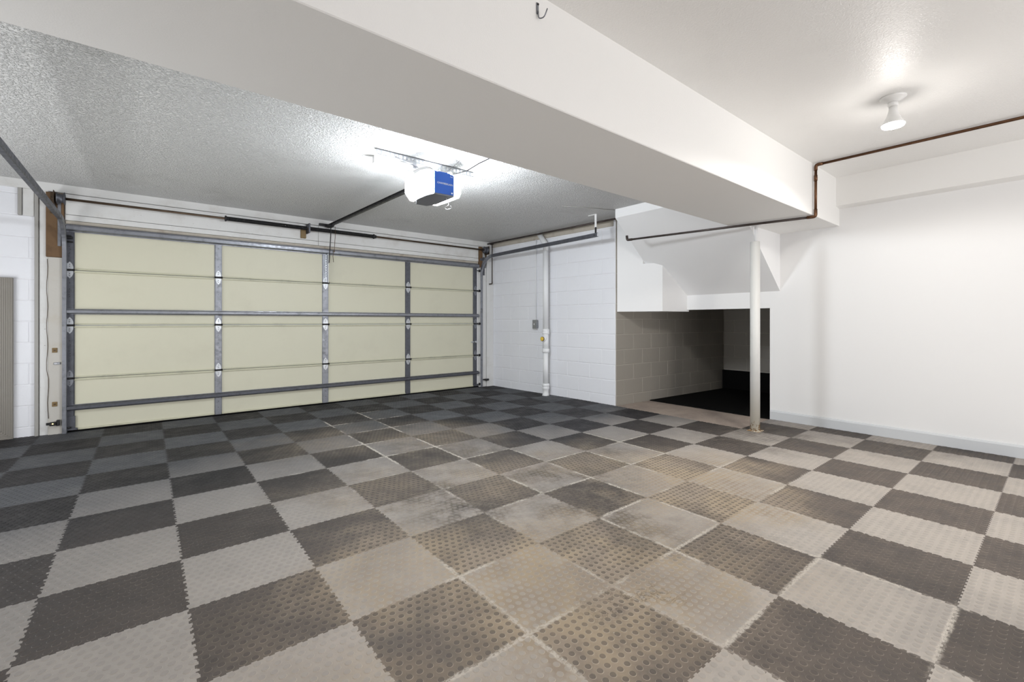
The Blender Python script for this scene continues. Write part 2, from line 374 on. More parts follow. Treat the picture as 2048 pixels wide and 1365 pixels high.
# ------------------------------------------------------------------ the setting
ZC, ZN, ZB = 2.425, 2.517, 2.052     # far ceiling, near ceiling, beam underside
YD = 4.10                            # face of the garage door wall
XR = 5.30                            # face of the right wall
floor = struct('floor', MB().box(-2.2, 7.5, -5.7, 4.3, -0.15, -0.012), M['concrete'], label='bare stained concrete slab under the rubber tiles')
struct('ceiling', MB().box(-2.2, 5.5, 0.0, 4.3, ZC, ZC+0.12), M['ceiling_far'], label='rough textured grey-white ceiling over the garage door bay')
struct('ceiling', MB().box(-2.2, 5.5, -5.7, -0.5, ZN, ZN+0.12), M['ceiling_near'], label='smooth white ceiling over the near bay')
struct('ceiling_beam', MB().box(-2.2, XR+0.1, -0.642, 0.055, ZB, ZN+0.05, 0.004), M['beam'], label='deep white boxed beam crossing the ceiling')
# soffit box running along the top of the right wall
struct('ceiling_bulkhead', MB().prism([(XR+0.1, ZN+0.02), (XR+0.1, 2.205), (5.20, 2.238), (5.20, ZN+0.02)], -5.7, -0.60, 'y'), M['beam'], label='white boxed soffit along the top of the right wall')
# underside of the stairs
struct('ceiling_stair_soffit', MB().prism([(4.21, ZC+0.05), (4.21, 2.322), (5.31, 1.418), (5.31, ZC+0.05)], -0.094, 1.300, 'y'), M['soffit'], label='white sloping underside of the staircase')
# boxed corner under the stairs, hanging over the alcove
bx = MB().prism([(4.632, 1.602), (4.640, 1.583), (4.860, 1.083), (5.33, 0.998), (5.33, 1.60)], 1.217, 1.822)
bx.prism([(4.632, 1.602), (4.640, 1.583), (4.7637, 1.302), (5.33, 1.302), (5.33, 1.60)], 1.822, ZC+0.02)
struct('wall_stair_box', bx, M['wall'], label='white boxed-in corner under the stairs above the alcove')
# right wall with the low alcove opening
rw = MB().box(XR, XR+0.12, -5.7, 0.010, -0.02, ZN+0.02)
rw.box(XR, XR+0.12, 0.010, 1.62, 1.240, ZN)
struct('wall_right', rw, M['wall'], label='smooth white wall with a low opening under the stairs')
bb = MB().prism([(XR+0.002, -0.005), (5.282, -0.005), (5.282, 0.086), (5.289, 0.100), (XR+0.002, 0.104)], -5.6, 0.004, 'y')
struct('baseboard_right', bb, M['base'])
struct('wall_left', MB().box(-2.3, -2.2, -5.7, 4.2, -0.02, ZN+0.02), M['wall'])
rr = MB().box(-2.2, -1.4, -5.8, -5.7, 0, ZN); rr.box(4.8, 5.4, -5.8, -5.7, 0, ZN); rr.box(-1.4, 4.8, -5.8, -5.7, 2.46, ZN+0.05)
struct('wall_rear', rr, M['wall'])

# block walls: a core with recessed mortar face, blocks in front of it
def block_wall(name, A, B, side, z0, z1, mb_core, bm_, mm_, pitch, phase_even, zref, course=0.2, label=None, depth=0.05, skip=None, hide=None):
    A = Vector((*A, 0)); B = Vector((*B, 0)); d = (B-A).normalized(); L = (B-A).length
    n = Vector((-d.y, d.x, 0))*side           # outward normal, to the room
    core = mb_core.build(name, mm_); core['kind'] = 'structure'
    if label: core['label'] = label
    cache = {}
    k0 = math.floor((z0-zref)/course + 1e-6)
    k = k0
    while zref + k*course < z1 - 0.01:
        za = max(z0, zref+k*course); zb = min(z1, zref+(k+1)*course)
        ph = phase_even if k % 2 == 0 else phase_even + pitch/2
        u = ph - math.ceil(ph/pitch+1)*pitch
        while u < L:
            ua, ub = max(0.0, u), min(L, u+pitch); u += pitch
            if ub-ua < 0.03 or zb-za < 0.02: continue
            if skip and skip(ua, ub, za, zb): continue
            j = 0.0032
            key = (round(ub-ua, 3), round(zb-za, 3))
            if key not in cache:
                m_ = MB(); w_, h_ = ub-ua-2*j, zb-za-2*j
                # front face with chamfered edges, open at the back
                f = 0.004
                pr = [(0, 0), (w_, 0), (w_, h_), (0, h_)]; pi_ = [(f, f), (w_-f, f), (w_-f, h_-f), (f, h_-f)]
                vb = [m_.bm.verts.new((p[0], -0.02, p[1])) for p in pr]; vm = [m_.bm.verts.new((p[0], 0.0015, p[1])) for p in pr]
                vf = [m_.bm.verts.new((p[0], 0.004, p[1])) for p in pi_]
                fs = [m_.bm.faces.new(vf), m_.bm.faces.new(vb[::-1])]
                for q in range(4):
                    r_ = (q+1) % 4
                    fs.append(m_.bm.faces.new((vb[q], vb[r_], vm[r_], vm[q]))); fs.append(m_.bm.faces.new((vm[q], vm[r_], vf[r_], vf[q])))
                bmesh.ops.recalc_face_normals(m_.bm, faces=fs)
                me = bpy.data.meshes.new('block'); m_.bm.to_mesh(me); m_.bm.free(); me.materials.append(bm_); cache[key] = me
            o = bpy.data.objects.new('block', cache[key]); C.objects.link(o); o.parent = core
            p = A + d*(ua+j) + Vector((0, 0, za+j)) + n*random.uniform(-0.0006, 0.0006)
            mt = Matrix(((d.x, n.x, 0, p.x), (d.y, n.y, 0, p.y), (0, 0, 1, p.z), (0, 0, 0, 1)))
            o.matrix_local = mt
        k += 1
    return core
# wall with the drain pipe
PA, PB = (4.615, 1.612), (4.440, 4.10)
block_wall('wall_right_block', PA, PB, 1, -0.012, ZC, MB().prism([(4.615, 1.612), (4.440, 4.10), (4.440, 4.25), (4.80, 4.25), (4.80, 1.635), (4.70, 1.63)], -0.02, ZC+0.01),
           M['block'], M['mortar'], 0.396, 0.013, 0.72, 0.2, 'white painted block wall beside the garage door')
# alcove side wall (turns the corner) and back wall
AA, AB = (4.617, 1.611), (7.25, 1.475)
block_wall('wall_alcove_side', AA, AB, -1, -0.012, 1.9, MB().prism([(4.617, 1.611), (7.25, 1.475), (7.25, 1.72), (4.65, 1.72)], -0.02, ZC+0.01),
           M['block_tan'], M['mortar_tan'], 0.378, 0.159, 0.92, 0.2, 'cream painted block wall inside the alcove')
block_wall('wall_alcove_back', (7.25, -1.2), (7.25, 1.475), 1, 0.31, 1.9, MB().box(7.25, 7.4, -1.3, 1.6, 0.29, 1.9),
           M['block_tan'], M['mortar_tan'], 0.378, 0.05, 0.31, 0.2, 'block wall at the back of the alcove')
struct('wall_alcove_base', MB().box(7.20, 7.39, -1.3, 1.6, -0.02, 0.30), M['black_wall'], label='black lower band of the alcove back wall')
struct('ceiling_alcove', MB().box(XR+0.13, 7.4, -1.3, 1.7, 1.9, 2.0), M['wall'])
struct('wall_alcove_right', MB().box(5.42, 7.4, -1.32, -1.2, -0.02, 1.95), M['wall'])
t = thing('floor_mat', 'black rubber mat covering the floor of the low alcove under the stairs', 'mat', (6.2, 0.2, -0.012))
pts = [(XR+0.01+random.uniform(-.006, .006), 0.0+0.05*i) for i in range(32)]
part(t, 'mat_sheet', MB().prism([(5.44, -1.18), (7.19, -1.18), (7.19, 1.45), (5.30, 1.56)] + [(x, y) for x, y in reversed(pts)] + [(5.44, 0.0)], -0.012, 0.002), M['rubber'])

# garage door wall (left piece is block, right piece and header are framed)
block_wall('wall_front_left_block', (-0.935, YD), (-2.2, YD), 1, -0.012, ZC, MB().box(-2.2, -0.93, YD, YD+0.2, -0.02, ZC+0.01),
           M['block'], M['mortar'], 0.396, 0.055, 0.892, 0.2, 'white painted block wall left of the garage door')
struct('wall_front', MB().box(-0.94, -0.70, YD+0.005, YD+0.2, -0.02, ZC+0.01).box(-0.72, 4.16, YD+0.03, YD+0.2, 2.03, ZC+0.01).box(4.14, 4.45, YD+0.005, YD+0.2, -0.02, ZC+0.01), M['wall'],
       label='framed wall around the garage door opening')
struct('trim_1', MB().box(-0.952, -0.925, YD-0.035, YD+0.01, -0.012, 2.39, 0.003), M['grey_strip'], label='grey vertical strip between block wall and door frame')
struct('trim_2', MB().box(-0.921, -0.858, YD-0.020, YD+0.006, -0.012, 2.39, 0.002), M['white_wood'], label='white vertical board left of the door frame')
struct('trim_3', MB().box(-0.875, -0.752, YD-0.045, YD+0.01, 1.712, 2.335, 0.003), M['wood'], label='bare brown wood jamb above the left track')
struct('trim_4', MB().box(-0.862, -0.745, YD-0.045, YD+0.01, -0.012, 1.710, 0.003), M['beige_wood'], label='beige painted jamb behind the left track')
struct('trim_5', MB().box(-1.30, 4.44, YD-0.028, YD+0.03, 2.345, ZC+0.005, 0.003), M['white_wood'], label='white top board under the ceiling above the door')
struct('trim_6', MB().box(-0.745, 4.16, YD-0.022, YD+0.03, 2.142, 2.341, 0.003), M['white_wood'], label='wide white header board behind the torsion bar')
struct('trim_7', MB().box(-0.745, 4.16, YD-0.022, YD+0.03, 2.085, 2.138, 0.002), M['white_wood'], label='narrow white board above the garage door')
struct('trim_8', MB().box(-0.745, 4.16, YD-0.016, YD+0.03, 2.050, 2.083, 0.004), M['dirty_wood'], label='dirty beige stop strip along the top of the door')
struct('trim_9', MB().box(4.165, 4.225, YD-0.05, YD+0.01, 1.99, 2.33, 0.003), M['wood'], label='bare brown wood jamb above the right track')
struct('trim_10', MB().box(4.175, 4.30, YD-0.045, YD+0.01, -0.012, 1.985, 0.003), M['white_wood'], label='white jamb behind the right track')
struct('trim_11', MB().box(4.305, 4.44, YD-0.06, YD+0.01, -0.012, 2.34, 0.003), M['white_wood'], label='white corner board between door wall and block wall')
struct('trim_12', MB().box(-1.03, -0.955, YD-0.02, YD+0.01, 2.09, 2.345, 0.003), M['white_wood'], label='small white blocking board under the ceiling left of the door')
struct('trim_13', MB().box(-1.062, -1.035, YD-0.028, YD+0.01, 2.09, 2.345, 0.002), M['grey_strip'], label='short grey strip under the ceiling at the far left')

struct('trim_14', MB().prism([(4.592, 1.640), (4.614, 1.640), (4.447, 4.04), (4.425, 4.04)], 2.335, ZC+0.004), M['dirty_wood'], label='stained beige board under the ceiling along the block wall')
# ------------------------------------------------------------------ floor tiles
def tile_mesh(name, mat):
    m_ = MB(); bm = m_.bm
    NT = 27; dep = 0.0062; gap = 0.00015
    p = S/NT
    def edge_profile():   # along u from 0..S, offset v
        out = []
        for i in range(NT):
            a = i*p; sgn = 1 if i % 2 == 0 else -1
            if i == 0 or i == NT-1: sgn = 0
            out += [(a, sgn*dep), (a+p, sgn*dep)]
        return out
    prof = edge_profile()
    loop = []
    loop += [(u, v*0.42) for u, v in prof]                    # bottom edge y=0
    loop += [(S + v*0.85, u) for u, v in prof]                     # right edge x=S
    loop += [(u, S + v*0.42) for u, v in reversed(prof)]           # top edge
    loop += [(v*0.85, u) for u, v in reversed(prof)]               # left edge
    q_ = 1 - 2*gap/S
    loop = [((u-S/2)*q_+S/2, (v-S/2)*q_+S/2) for u, v in loop]
    clean = []
    for q in loop:
        if not clean or (abs(q[0]-clean[-1][0]) > 1e-5 or abs(q[1]-clean[-1][1]) > 1e-5): clean.append(q)
    if abs(clean[0][0]-clean[-1][0]) < 1e-5 and abs(clean[0][1]-clean[-1][1]) < 1e-5: clean.pop()
    top = [bm.verts.new((x, y, 0)) for x, y in clean]; bot = [bm.verts.new((x, y, -0.0115)) for x, y in clean]
    fs = [bm.faces.new(top)]
    if abs(clean[0][0]-clean[-1][0]) < 1e-5 and abs(clean[0][1]-clean[-1][1]) < 1e-5: pass
    n = len(top)
    for i in range(n): fs.append(bm.faces.new((bot[i], bot[(i+1) % n], top[(i+1) % n], top[i])))
    if fs[0].normal.z < 0: pass
    bmesh.ops.recalc_face_normals(bm, faces=fs)
    bm.faces.ensure_lookup_table(); fs[0].normal_update()
    if fs[0].normal.z < 0:
        bmesh.ops.reverse_faces(bm, faces=fs)
    NC = 13; pc = S/NC; seg = 10
    for r in range(NC):
        for c in range(NC):
            cx = (c+0.5)*pc + (0.25 if r % 2 else -0.25)*pc*0.9; cy = (r+0.5)*pc
            lo = [bm.verts.new((cx+0.0125*math.cos(2*PI*k/seg), cy+0.0125*math.sin(2*PI*k/seg), 0.0)) for k in range(seg)]
            hi = [bm.verts.new((cx+0.0108*math.cos(2*PI*k/seg), cy+0.0108*math.sin(2*PI*k/seg), 0.0014)) for k in range(seg)]
            for k in range(seg): bm.faces.new((lo[k], lo[(k+1) % seg], hi[(k+1) % seg], hi[k]))
            bm.faces.new(hi)
    me = bpy.data.meshes.new(name); bm.to_mesh(me); bm.free(); me.materials.append(mat); return me
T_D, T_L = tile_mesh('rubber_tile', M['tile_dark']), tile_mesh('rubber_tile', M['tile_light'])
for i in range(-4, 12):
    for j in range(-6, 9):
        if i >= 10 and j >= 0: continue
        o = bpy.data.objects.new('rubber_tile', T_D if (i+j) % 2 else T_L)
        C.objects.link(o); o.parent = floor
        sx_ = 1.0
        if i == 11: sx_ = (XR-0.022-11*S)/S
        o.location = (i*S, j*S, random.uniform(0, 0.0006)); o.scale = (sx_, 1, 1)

# ------------------------------------------------------------------ garage door
DX0, DX1 = -0.712, 4.135
door = thing('garage_door', 'wide cream sectional garage door seen from inside with grey steel stiles', 'garage door', ((DX0+DX1)/2, YD, 0))
ZS = [0.012, 0.530, 1.052, 1.597, 2.035]
STX = [(-0.743, -0.683), (0.486, 0.549), (1.675, 1.745), (2.856, 2.928), (4.066, 4.130)]
for k in range(4):
    za, zb = ZS[k], ZS[k+1]
    sm = MB().box(DX0, DX1, YD-0.002, YD+0.035, za+0.002, zb-0.002, 0.001)
    sec = part(door, 'door_section', sm, M['cream'])
    lip = MB()
    if k < 3: lip.box(DX0+0.02, DX1-0.02, YD-0.016, YD-0.001, zb-0.022, zb-0.003, 0.002)
    if k > 0: lip.box(DX0+0.02, DX1-0.02, YD-0.012, YD-0.001, za+0.004, za+0.018, 0.002)
    else: lip.box(DX0+0.02, DX1-0.02, YD-0.012, YD-0.001, za+0.002, za+0.022, 0.002)
    part(sec, 'edge_rail', lip, M['cream_lip'])
    for q, (a, b_) in enumerate(STX):
        mat = M['galv_dark'] if q in (0, 3, 4) else M['galv']
        st = MB().box(a, b_, YD-0.020, YD-0.003, za+0.002, zb-0.002, 0.003)
        st.box(a-0.004, a+0.004, YD-0.012, YD-0.001, za+0.002, zb-0.002); st.box(b_-0.004, b_+0.004, YD-0.012, YD-0.001, za+0.002, zb-0.002)
        so = part(sec, 'stile', st, mat)
def strut(z0, z1, mat, full=True):
    h = z1-z0; s = MB()
    # hat-section reinforcement strut
    prof = [(0.0, 0.0), (0.0, h*0.10), (0.045, h*0.22), (0.052, h*0.30), (0.052, h*0.70), (0.045, h*0.78), (0.0, h*0.90), (0.0, h),
            (0.003, h), (0.004, h*0.93), (0.047, h*0.80)]
    pts = [(YD-0.020-a, z0+b_) for a, b_ in [(0, 0), (0.003, 0), (0.004, h*0.10), (0.040, h*0.20), (0.044, h*0.28), (0.044, h*0.72), (0.040, h*0.80), (0.004, h*0.90), (0.003, h), (0, h)]]
    s.prism(pts, -0.735, 4.15, 'x')
    for a, b_ in STX:
        s.lathe([(0.006, 0), (0.006, 0.003), (0.003, 0.005)], ((a+b_)/2, YD-0.0235, z0+h*0.05), rot=Matrix.Rotation(PI/2, 3, 'X'), seg=6, smooth=False)
    return part(door, 'reinforcement_strut', s, mat)
strut(1.972, 2.046, M['galv']); strut(1.160, 1.214, M['galv']); strut(0.212, 0.270, M['galv_dark'])
def leaf(z, x, w_, up, L=0.075):
    s = 1 if up else -1
    y0, y1 = YD-0.0245, YD-0.0205
    pts = [(x-w_*0.5, z), (x+w_*0.5, z), (x+w_*0.5, z+s*L*0.35), (x+w_*0.32, z+s*L*0.72), (x, z+s*L), (x-w_*0.32, z+s*L*0.72), (x-w_*0.5, z+s*L*0.35)]
    return MB().prism(pts, y0, y1, 'y')
def hinge(x, z, w_, edge=False, bright=True):
    h = leaf(z+0.008, x, w_, True); h2 = leaf(z-0.008, x, w_, False)
    ho = part(door, 'hinge', h, M['galv_bright'] if bright else M['galv'])
    part(ho, 'leaf', h2, M['galv_bright'] if bright else M['galv'])
    kn = MB().tube([(x-w_*0.62, YD-0.034, z), (x+w_*0.62, YD-0.034, z)], 0.008, 8)
    kn.tube([(x-w_*0.72, YD-0.034, z), (x-w_*0.62, YD-0.034, z)], 0.013, 8); kn.tube([(x+w_*0.62, YD-0.034, z), (x+w_*0.72, YD-0.034, z)], 0.013, 8)
    kn.box(x-w_*0.55, x+w_*0.55, YD-0.036, YD-0.020, z-0.010, z+0.010)
    part(ho, 'knuckle', kn, M['dark_metal'])
    bl = MB()
    for dz in (0.035, 0.055, -0.035, -0.055):
        bl.lathe([(0.004, 0), (0.004, 0.003)], (x, YD-0.0245, z+dz), rot=Matrix.Rotation(PI/2, 3, 'X'), seg=6, smooth=False)
    part(ho, 'bolt', bl, M['dark_metal'])
for q, (a, b_) in enumerate(STX):
    for z in ZS[1:4]:
        hinge((a+b_)/2, z, (b_-a)*0.86, q in (0, 4), bright=not (q in (4,) or (q == 0 and z < 0.6)))
for (x0, x1, s) in ((-0.756, -0.70, -1), (4.12, 4.168, 1)):
    for z in ZS[1:4] + [0.05, 1.93]:
        r = MB().tube([(x0, YD-0.04, z), (x1, YD-0.04, z)], 0.006, 8)
        r.lathe([(0.020, -0.006), (0.022, 0), (0.020, 0.006)], (x0 if s < 0 else x1, YD-0.04, z), 'x', 14)
        part(door, 'roller', r, M['dark_metal'])
tf = MB().box(-0.738, -0.688, YD-0.045, YD-0.020, 1.900, 1.925, 0.004); tf.box(-0.738, -0.688, YD-0.040, YD-0.020, 1.865, 1.880, 0.004)
part(door, 'top_fixture', tf, M['dark_metal'])
tf = MB().box(-0.742, -0.655, YD-0.035, YD-0.019, 0.018, 0.040, 0.004); tf.box(-0.742, -0.672, YD-0.026, YD-0.020, 0.02, 0.16, 0.002)
part(door, 'bottom_fixture', tf, M['galv_dark'])
tf = MB().box(4.062, 4.15, YD-0.035, YD-0.019, 0.018, 0.040, 0.004)
part(door, 'bottom_fixture', tf, M['galv_dark'])
seal = MB().prism([(YD-0.022, 0.002), (YD-0.026, 0.012), (YD-0.004, 0.020), (YD+0.035, 0.020), (YD+0.035, 0.002)], DX0-0.02, DX1+0.02, 'x')
part(door, 'bottom_seal', seal, M['rubber'])
lk = MB().box(4.015, 4.075, YD-0.026, YD-0.018, 0.742, 0.760, 0.002); lk.lathe([(0.022, 0), (0.022, 0.02), (0.012, 0.03)], (4.10, YD-0.022, 0.752), rot=Matrix.Rotation(PI/2, 3, 'X'), seg=12)
part(door, 'slide_lock', lk, M['galv_bright'])
# punched angle where the opener arm takes hold of the top section
pa = MB()
z = 1.60
while z < 1.985:
    pa.box(1.698, 1.706, YD-0.030, YD-0.0205, z, z+0.032); pa.box(1.724, 1.732, YD-0.030, YD-0.0205, z, z+0.032)
    pa.box(1.698, 1.732, YD-0.030, YD-0.0205, z, z+0.012); z += 0.032
pa.box(1.732, 1.737, YD-0.055, YD-0.0205, 1.60, 1.985)
part(door, 'punched_angle', pa, M['galv_bright'], 'bright perforated angle at the middle of the top section')
# screw holes / rivets on the left stile
rv = MB()
for z in (1.83, 1.80, 1.765, 1.755, 1.735, 1.47, 1.41, 1.38, 1.355, 1.335, 0.90, 0.86, 0.80, 0.775, 0.75, 0.70, 0.40, 0.15, 0.09):
    rv.lathe([(0.0042, 0), (0.0042, 0.0012)], (-0.713+random.uniform(-0.006, 0.006), YD-0.0195, z), rot=Matrix.Rotation(PI/2, 3, 'X'), seg=6, smooth=False)
for x in (0.517, 1.71, 2.89):
    for z in (1.93, 1.72, 1.68, 1.50, 1.40, 1.14, 0.93, 0.84, 0.65, 0.45, 0.17, 0.10):
        rv.lathe([(0.0038, 0), (0.0038, 0.0012)], (x+random.uniform(-0.003, 0.003), YD-0.0195, z), rot=Matrix.Rotation(PI/2, 3, 'X'), seg=6, smooth=False)
ro = part(door, 'rivet_holes', rv, M['black_plastic']); ro['kind'] = 'stuff'

# ------------------------------------------------------------------ tracks
def track(name, label, x, s, yend, zh, tilt=0.0):
    """s=+1: channel opens toward +x (left track). vertical run, curve, horizontal run toward the camera"""
    t = thing(name, label, 'door track', (x, YD-0.04, 0))
    prof = [(-0.024, -0.018), (-0.020, -0.022), (0.020, -0.022), (0.024, -0.018), (0.024, 0.002), (0.0215, 0.002), (0.0215, -0.017), (0.018, -0.0195),
            (-0.018, -0.0195), (-0.0215, -0.017), (-0.0215, 0.010), (-0.024, 0.010)]
    prof = [(a, b_*1.0) for a, b_ in prof]
    R = 0.30; yv = YD-0.045; zt = zh-R
    def mk(path, nor):
        m_ = MB(); m_.sweep([(a, s*b_) for a, b_ in prof], path, nor); return m_
    part(t, 'vertical_track', mk([(x, yv, -0.01), (x, yv, 0.9), (x, yv, zt)], [(0, 1, 0)]*3), M['galv'])
    cp, cn = [], []
    for k in range(13):
        a = k/12*PI/2
        cp.append((x, yv-R+R*math.cos(a), zt+R*math.sin(a))); cn.append((0, math.cos(a), math.sin(a)))
    part(t, 'curved_track', mk(cp, cn), M['galv'])
    part(t, 'horizontal_track', mk([(x, yv-R, zh), (x, (yv-R+yend)/2, zh+tilt/2), (x, yend, zh+tilt)], [(0, 0, 1)]*3), M['galv_dark'])
    return t
lt = track('door_track', 'galvanised roller track at the left of the garage door, running toward the camera', -0.752, 1, 0.10, 2.055)
fb = MB().box(-0.795, -0.770, YD-0.052, YD-0.045, 1.82, 2.26, 0.002)
part(lt, 'flag_bracket', fb, M['galv'])
for z in (0.79, 0.27):
    bm_ = MB().box(-0.832, -0.796, YD-0.052, YD-0.044, z, z+0.045, 0.002); bo = part(lt, 'track_bracket', bm_, M['ochre'], 'rusty ochre bracket plate')
    part(bo, 'bolt', MB().lathe([(0.008, 0), (0.008, 0.006)], (-0.814, YD-0.052, z+0.022), rot=Matrix.Rotation(PI/2, 3, 'X'), seg=6, smooth=False), M['brown_metal'])
bm_ = MB().box(-0.822, -0.775, YD-0.056, YD-0.044, 0.672, 0.697, 0.004).lathe([(0.009, 0), (0.009, 0.01)], (-0.80, YD-0.054, 0.685), rot=Matrix.Rotation(PI/2, 3, 'X'), seg=6, smooth=False)
part(lt, 'track_clip', bm_, M['galv_bright'])
rt = track('door_track', 'galvanised roller track at the right of the garage door, ending below a white ceiling strap', 4.205, -1, 1.56, 2.150, 0.012)
part(rt, 'flag_bracket', MB().box(4.232, 4.26, YD-0.060, YD-0.045, 1.86, 2.16, 0.002).box(4.17, 4.26, YD-0.064, YD-0.045, 2.10, 2.14, 0.002), M['galv_dark'])
part(rt, 'end_bolt', MB().lathe([(0.008, 0), (0.008, 0.012)], (4.188, 1.60, 2.16), rot=Matrix.Rotation(-PI/2, 3, 'Y'), seg=6, smooth=False), M['black_plastic'])
hs = MB().box(4.205, 4.209, 1.585, 1.615, 2.255, ZC+0.002).box(4.20, 4.24, 1.59, 1.72, ZC-0.006, ZC+0.001, 0.001)
so = part(rt, 'hanger_strap', hs, M['white_plastic'], 'white painted hanger strap')
part(so, 'strap_foot', MB().box(4.203, 4.209, 1.585, 1.612, 2.175, 2.262, 0.001), M['dark_metal'])

# ------------------------------------------------------------------ torsion bar
tb = thing('torsion_bar', 'long brown torsion bar with black springs on the header above the garage door', 'torsion bar', (1.7, 3.95, 2.265))
YS = 3.985
part(tb, 'shaft', MB().tube([(-0.83, YS, 2.272), (4.28, YS, 2.272)], 0.0125, 12), M['brown_metal'])
def spring(x0, x1):
    m_ = MB(); m_.tube([(x0, YS, 2.272), (x1, YS, 2.272)], 0.0205, 14)
    n = int((x1-x0)/0.0085); pts = []
    for k in range(n*8+1):
        a = k/8*2*PI; pts.append((x0+(x1-x0)*k/(n*8), YS+0.0225*math.cos(a), 2.272+0.0225*math.sin(a)))
    m_.tube(pts, 0.0038, 4)
    return m_
part(tb, 'spring', spring(0.60, 1.455), M['dark_metal'])
part(tb, 'spring', spring(1.50, 2.33), M['dark_metal'])
for x in (0.59, 2.34):
    part(tb, 'winding_cone', MB().lathe([(0.020, -0.022), (0.033, -0.018), (0.033, -0.006), (0.024, 0), (0.024, 0.018), (0.018, 0.024)], (x, YS, 2.272), 'x', 16), M['dark_metal'])
cb = MB().box(1.468, 1.486, YS-0.04, YD-0.02, 2.215, 2.335, 0.003).lathe([(0.038, -0.012), (0.038, 0.012)], (1.478, YS, 2.272), 'x', 16)
part(tb, 'center_bearing', cb, M['galv_dark'])
for x, s in ((-0.765, 1), (4.235, -1)):
    d = MB().lathe([(0.022, -0.034), (0.052, -0.030), (0.056, -0.024), (0.042, -0.018), (0.040, 0.014), (0.050, 0.020), (0.060, 0.024), (0.060, 0.030), (0.02, 0.034)], (x, YS, 2.272), 'x', 20)
    part(tb, 'cable_drum', d, M['galv_dark'])
    part(tb, 'bearing_plate', MB().box(x-0.045*s-0.003, x-0.045*s+0.003, YS-0.05, YD-0.03, 2.20, 2.335, 0.002).box(x-0.06*s-0.02, x-0.06*s+0.02, YD-0.055, YD-0.045, 2.13, 2.335, 0.002), M['brown_metal'])
pb = MB().box(1.40, 1.462, YD-0.052, YD-0.02, 2.155, 2.265, 0.003)
o = part(tb, 'backing_block', pb, M['ochre'], 'small yellowish brown wood block')

# ------------------------------------------------------------------ opener
op = thing('garage_door_opener', 'white and blue garage door opener hanging from the ceiling with lit lamp covers', 'garage door opener', (OPX, OPY, 2.35))
# chassis hood, end face toward the camera, dark bottom cover
yf = OPY-0.200
part(op, 'hood', MB().prism([(yf+0.012, 2.285), (OPY+0.17, 2.325), (OPY+0.20, 2.30), (OPY+0.20, 2.15), (yf+0.012, 2.118)], OPX-0.090, OPX+0.090, 'x'), M['white_plastic'])
part(op, 'end_panel', MB().prism([(OPX-0.090, 2.112), (OPX+0.090, 2.116), (OPX+0.090, 2.276), (OPX+0.060, 2.280), (OPX+0.050, 2.288), (OPX-0.050, 2.288), (OPX-0.060, 2.282), (OPX-0.090, 2.284)], yf, yf+0.012, 'y'), M['blue'], 'blue end panel with white lettering')
bcv = MB()
bcv.prism([(OPX-0.090, yf+0.004), (OPX+0.090, yf+0.004), (OPX+0.090, OPY+0.10), (OPX+0.05, OPY+0.19), (OPX-0.05, OPY+0.19), (OPX-0.115, OPY+0.06), (OPX-0.115, OPY-0.10)], 2.103, 2.118)
part(op, 'bottom_cover', bcv, M['grey_plastic'], 'dark grey bottom cover')
def lens(s):
    m_ = MB(); bm = m_.bm
    # wedge shaped diffuser, faceted outward
    secs = [(0.091, -0.175, 0.19, 2.112, 2.325), (0.135, -0.170, 0.185, 2.112, 2.328), (0.200, -0.130, 0.145, 2.138, 2.315), (0.232, -0.080, 0.09, 2.170, 2.290)]
    rings = []
    for (x, y0, y1, z0, z1) in secs:
        cx = OPX + s*(x if s > 0 else 0.091+(x-0.091)*0.78); c = 0.030
        rings.append([bm.verts.new((cx, OPY+a, z_)) for a, z_ in ((y0, z0+c), (y0+c, z0), (y1-c, z0), (y1, z0+c), (y1, z1-c), (y1-c, z1), (y0+c, z1), (y0, z1-c))])
    fs = []
    for a, b_ in zip(rings, rings[1:]):
        for j in range(8):
            f = bm.faces.new((a[j], a[(j+1) % 8], b_[(j+1) % 8], b_[j])); fs.append(f)
            if j in (4, 5, 6): f.material_index = 1          # unlit white top, shaped to hold the glow off the ceiling
    fs.append(bm.faces.new(rings[0])); fs.append(bm.faces.new(rings[-1]))
    bmesh.ops.recalc_face_normals(bm, faces=fs)
    return m_
for s_ in (-1, 1):
    o = part(op, 'lamp_cover', lens(s_), M['lens']); o.data.materials.append(M['white_plastic'])
# rail: T-section bar to the header
rl = MB()
for a, b_, c0, c1 in ((-0.016, 0.016, -0.004, 0.0), (-0.003, 0.003, -0.030, -0.004), (-0.013, 0.013, -0.034, -0.030)):
    v = []
    for (yy, zz) in ((OPY+0.20, 2.315), (YD-0.09, 2.372)):
        for x, z_ in ((a, c0), (b_, c0), (b_, c1), (a, c1)): v.append(rl.bm.verts.new((OPX+x, yy, zz+z_-0.01)))
    for f in ((0, 1, 2, 3), (7, 6, 5, 4), (0, 4, 5, 1), (1, 5, 6, 2), (2, 6, 7, 3), (3, 7, 4, 0)): rl.bm.faces.new([v[q] for q in f])
bmesh.ops.recalc_face_normals(rl.bm, faces=rl.bm.faces[:])
part(op, 'rail', rl, M['dark_metal'])
hb = MB().box(OPX-0.035, OPX+0.035, YD-0.075, YD-0.028, 2.335, 2.36, 0.003).box(OPX-0.11, OPX+0.03, YD-0.05, YD-0.028, 2.345, 2.375, 0.003)
part(op, 'header_bracket', hb, M['dark_metal'])
part(op, 'trolley', MB().box(OPX-0.03, OPX+0.03, YD-0.22, YD-0.10, 2.315, 2.35, 0.006), M['dark_metal'])
arm = MB().sweep([(-0.003, -0.012), (0.003, -0.012), (0.003, 0.012), (-0.003, 0.012)], [(OPX, YD-0.17, 2.335), (OPX, YD-0.165, 2.22), (OPX, YD-0.14, 2.08), (OPX+0.004, YD-0.085, 1.86)], [(1, 0, 0)]*4)
part(op, 'door_arm', arm, M['dark_metal'])
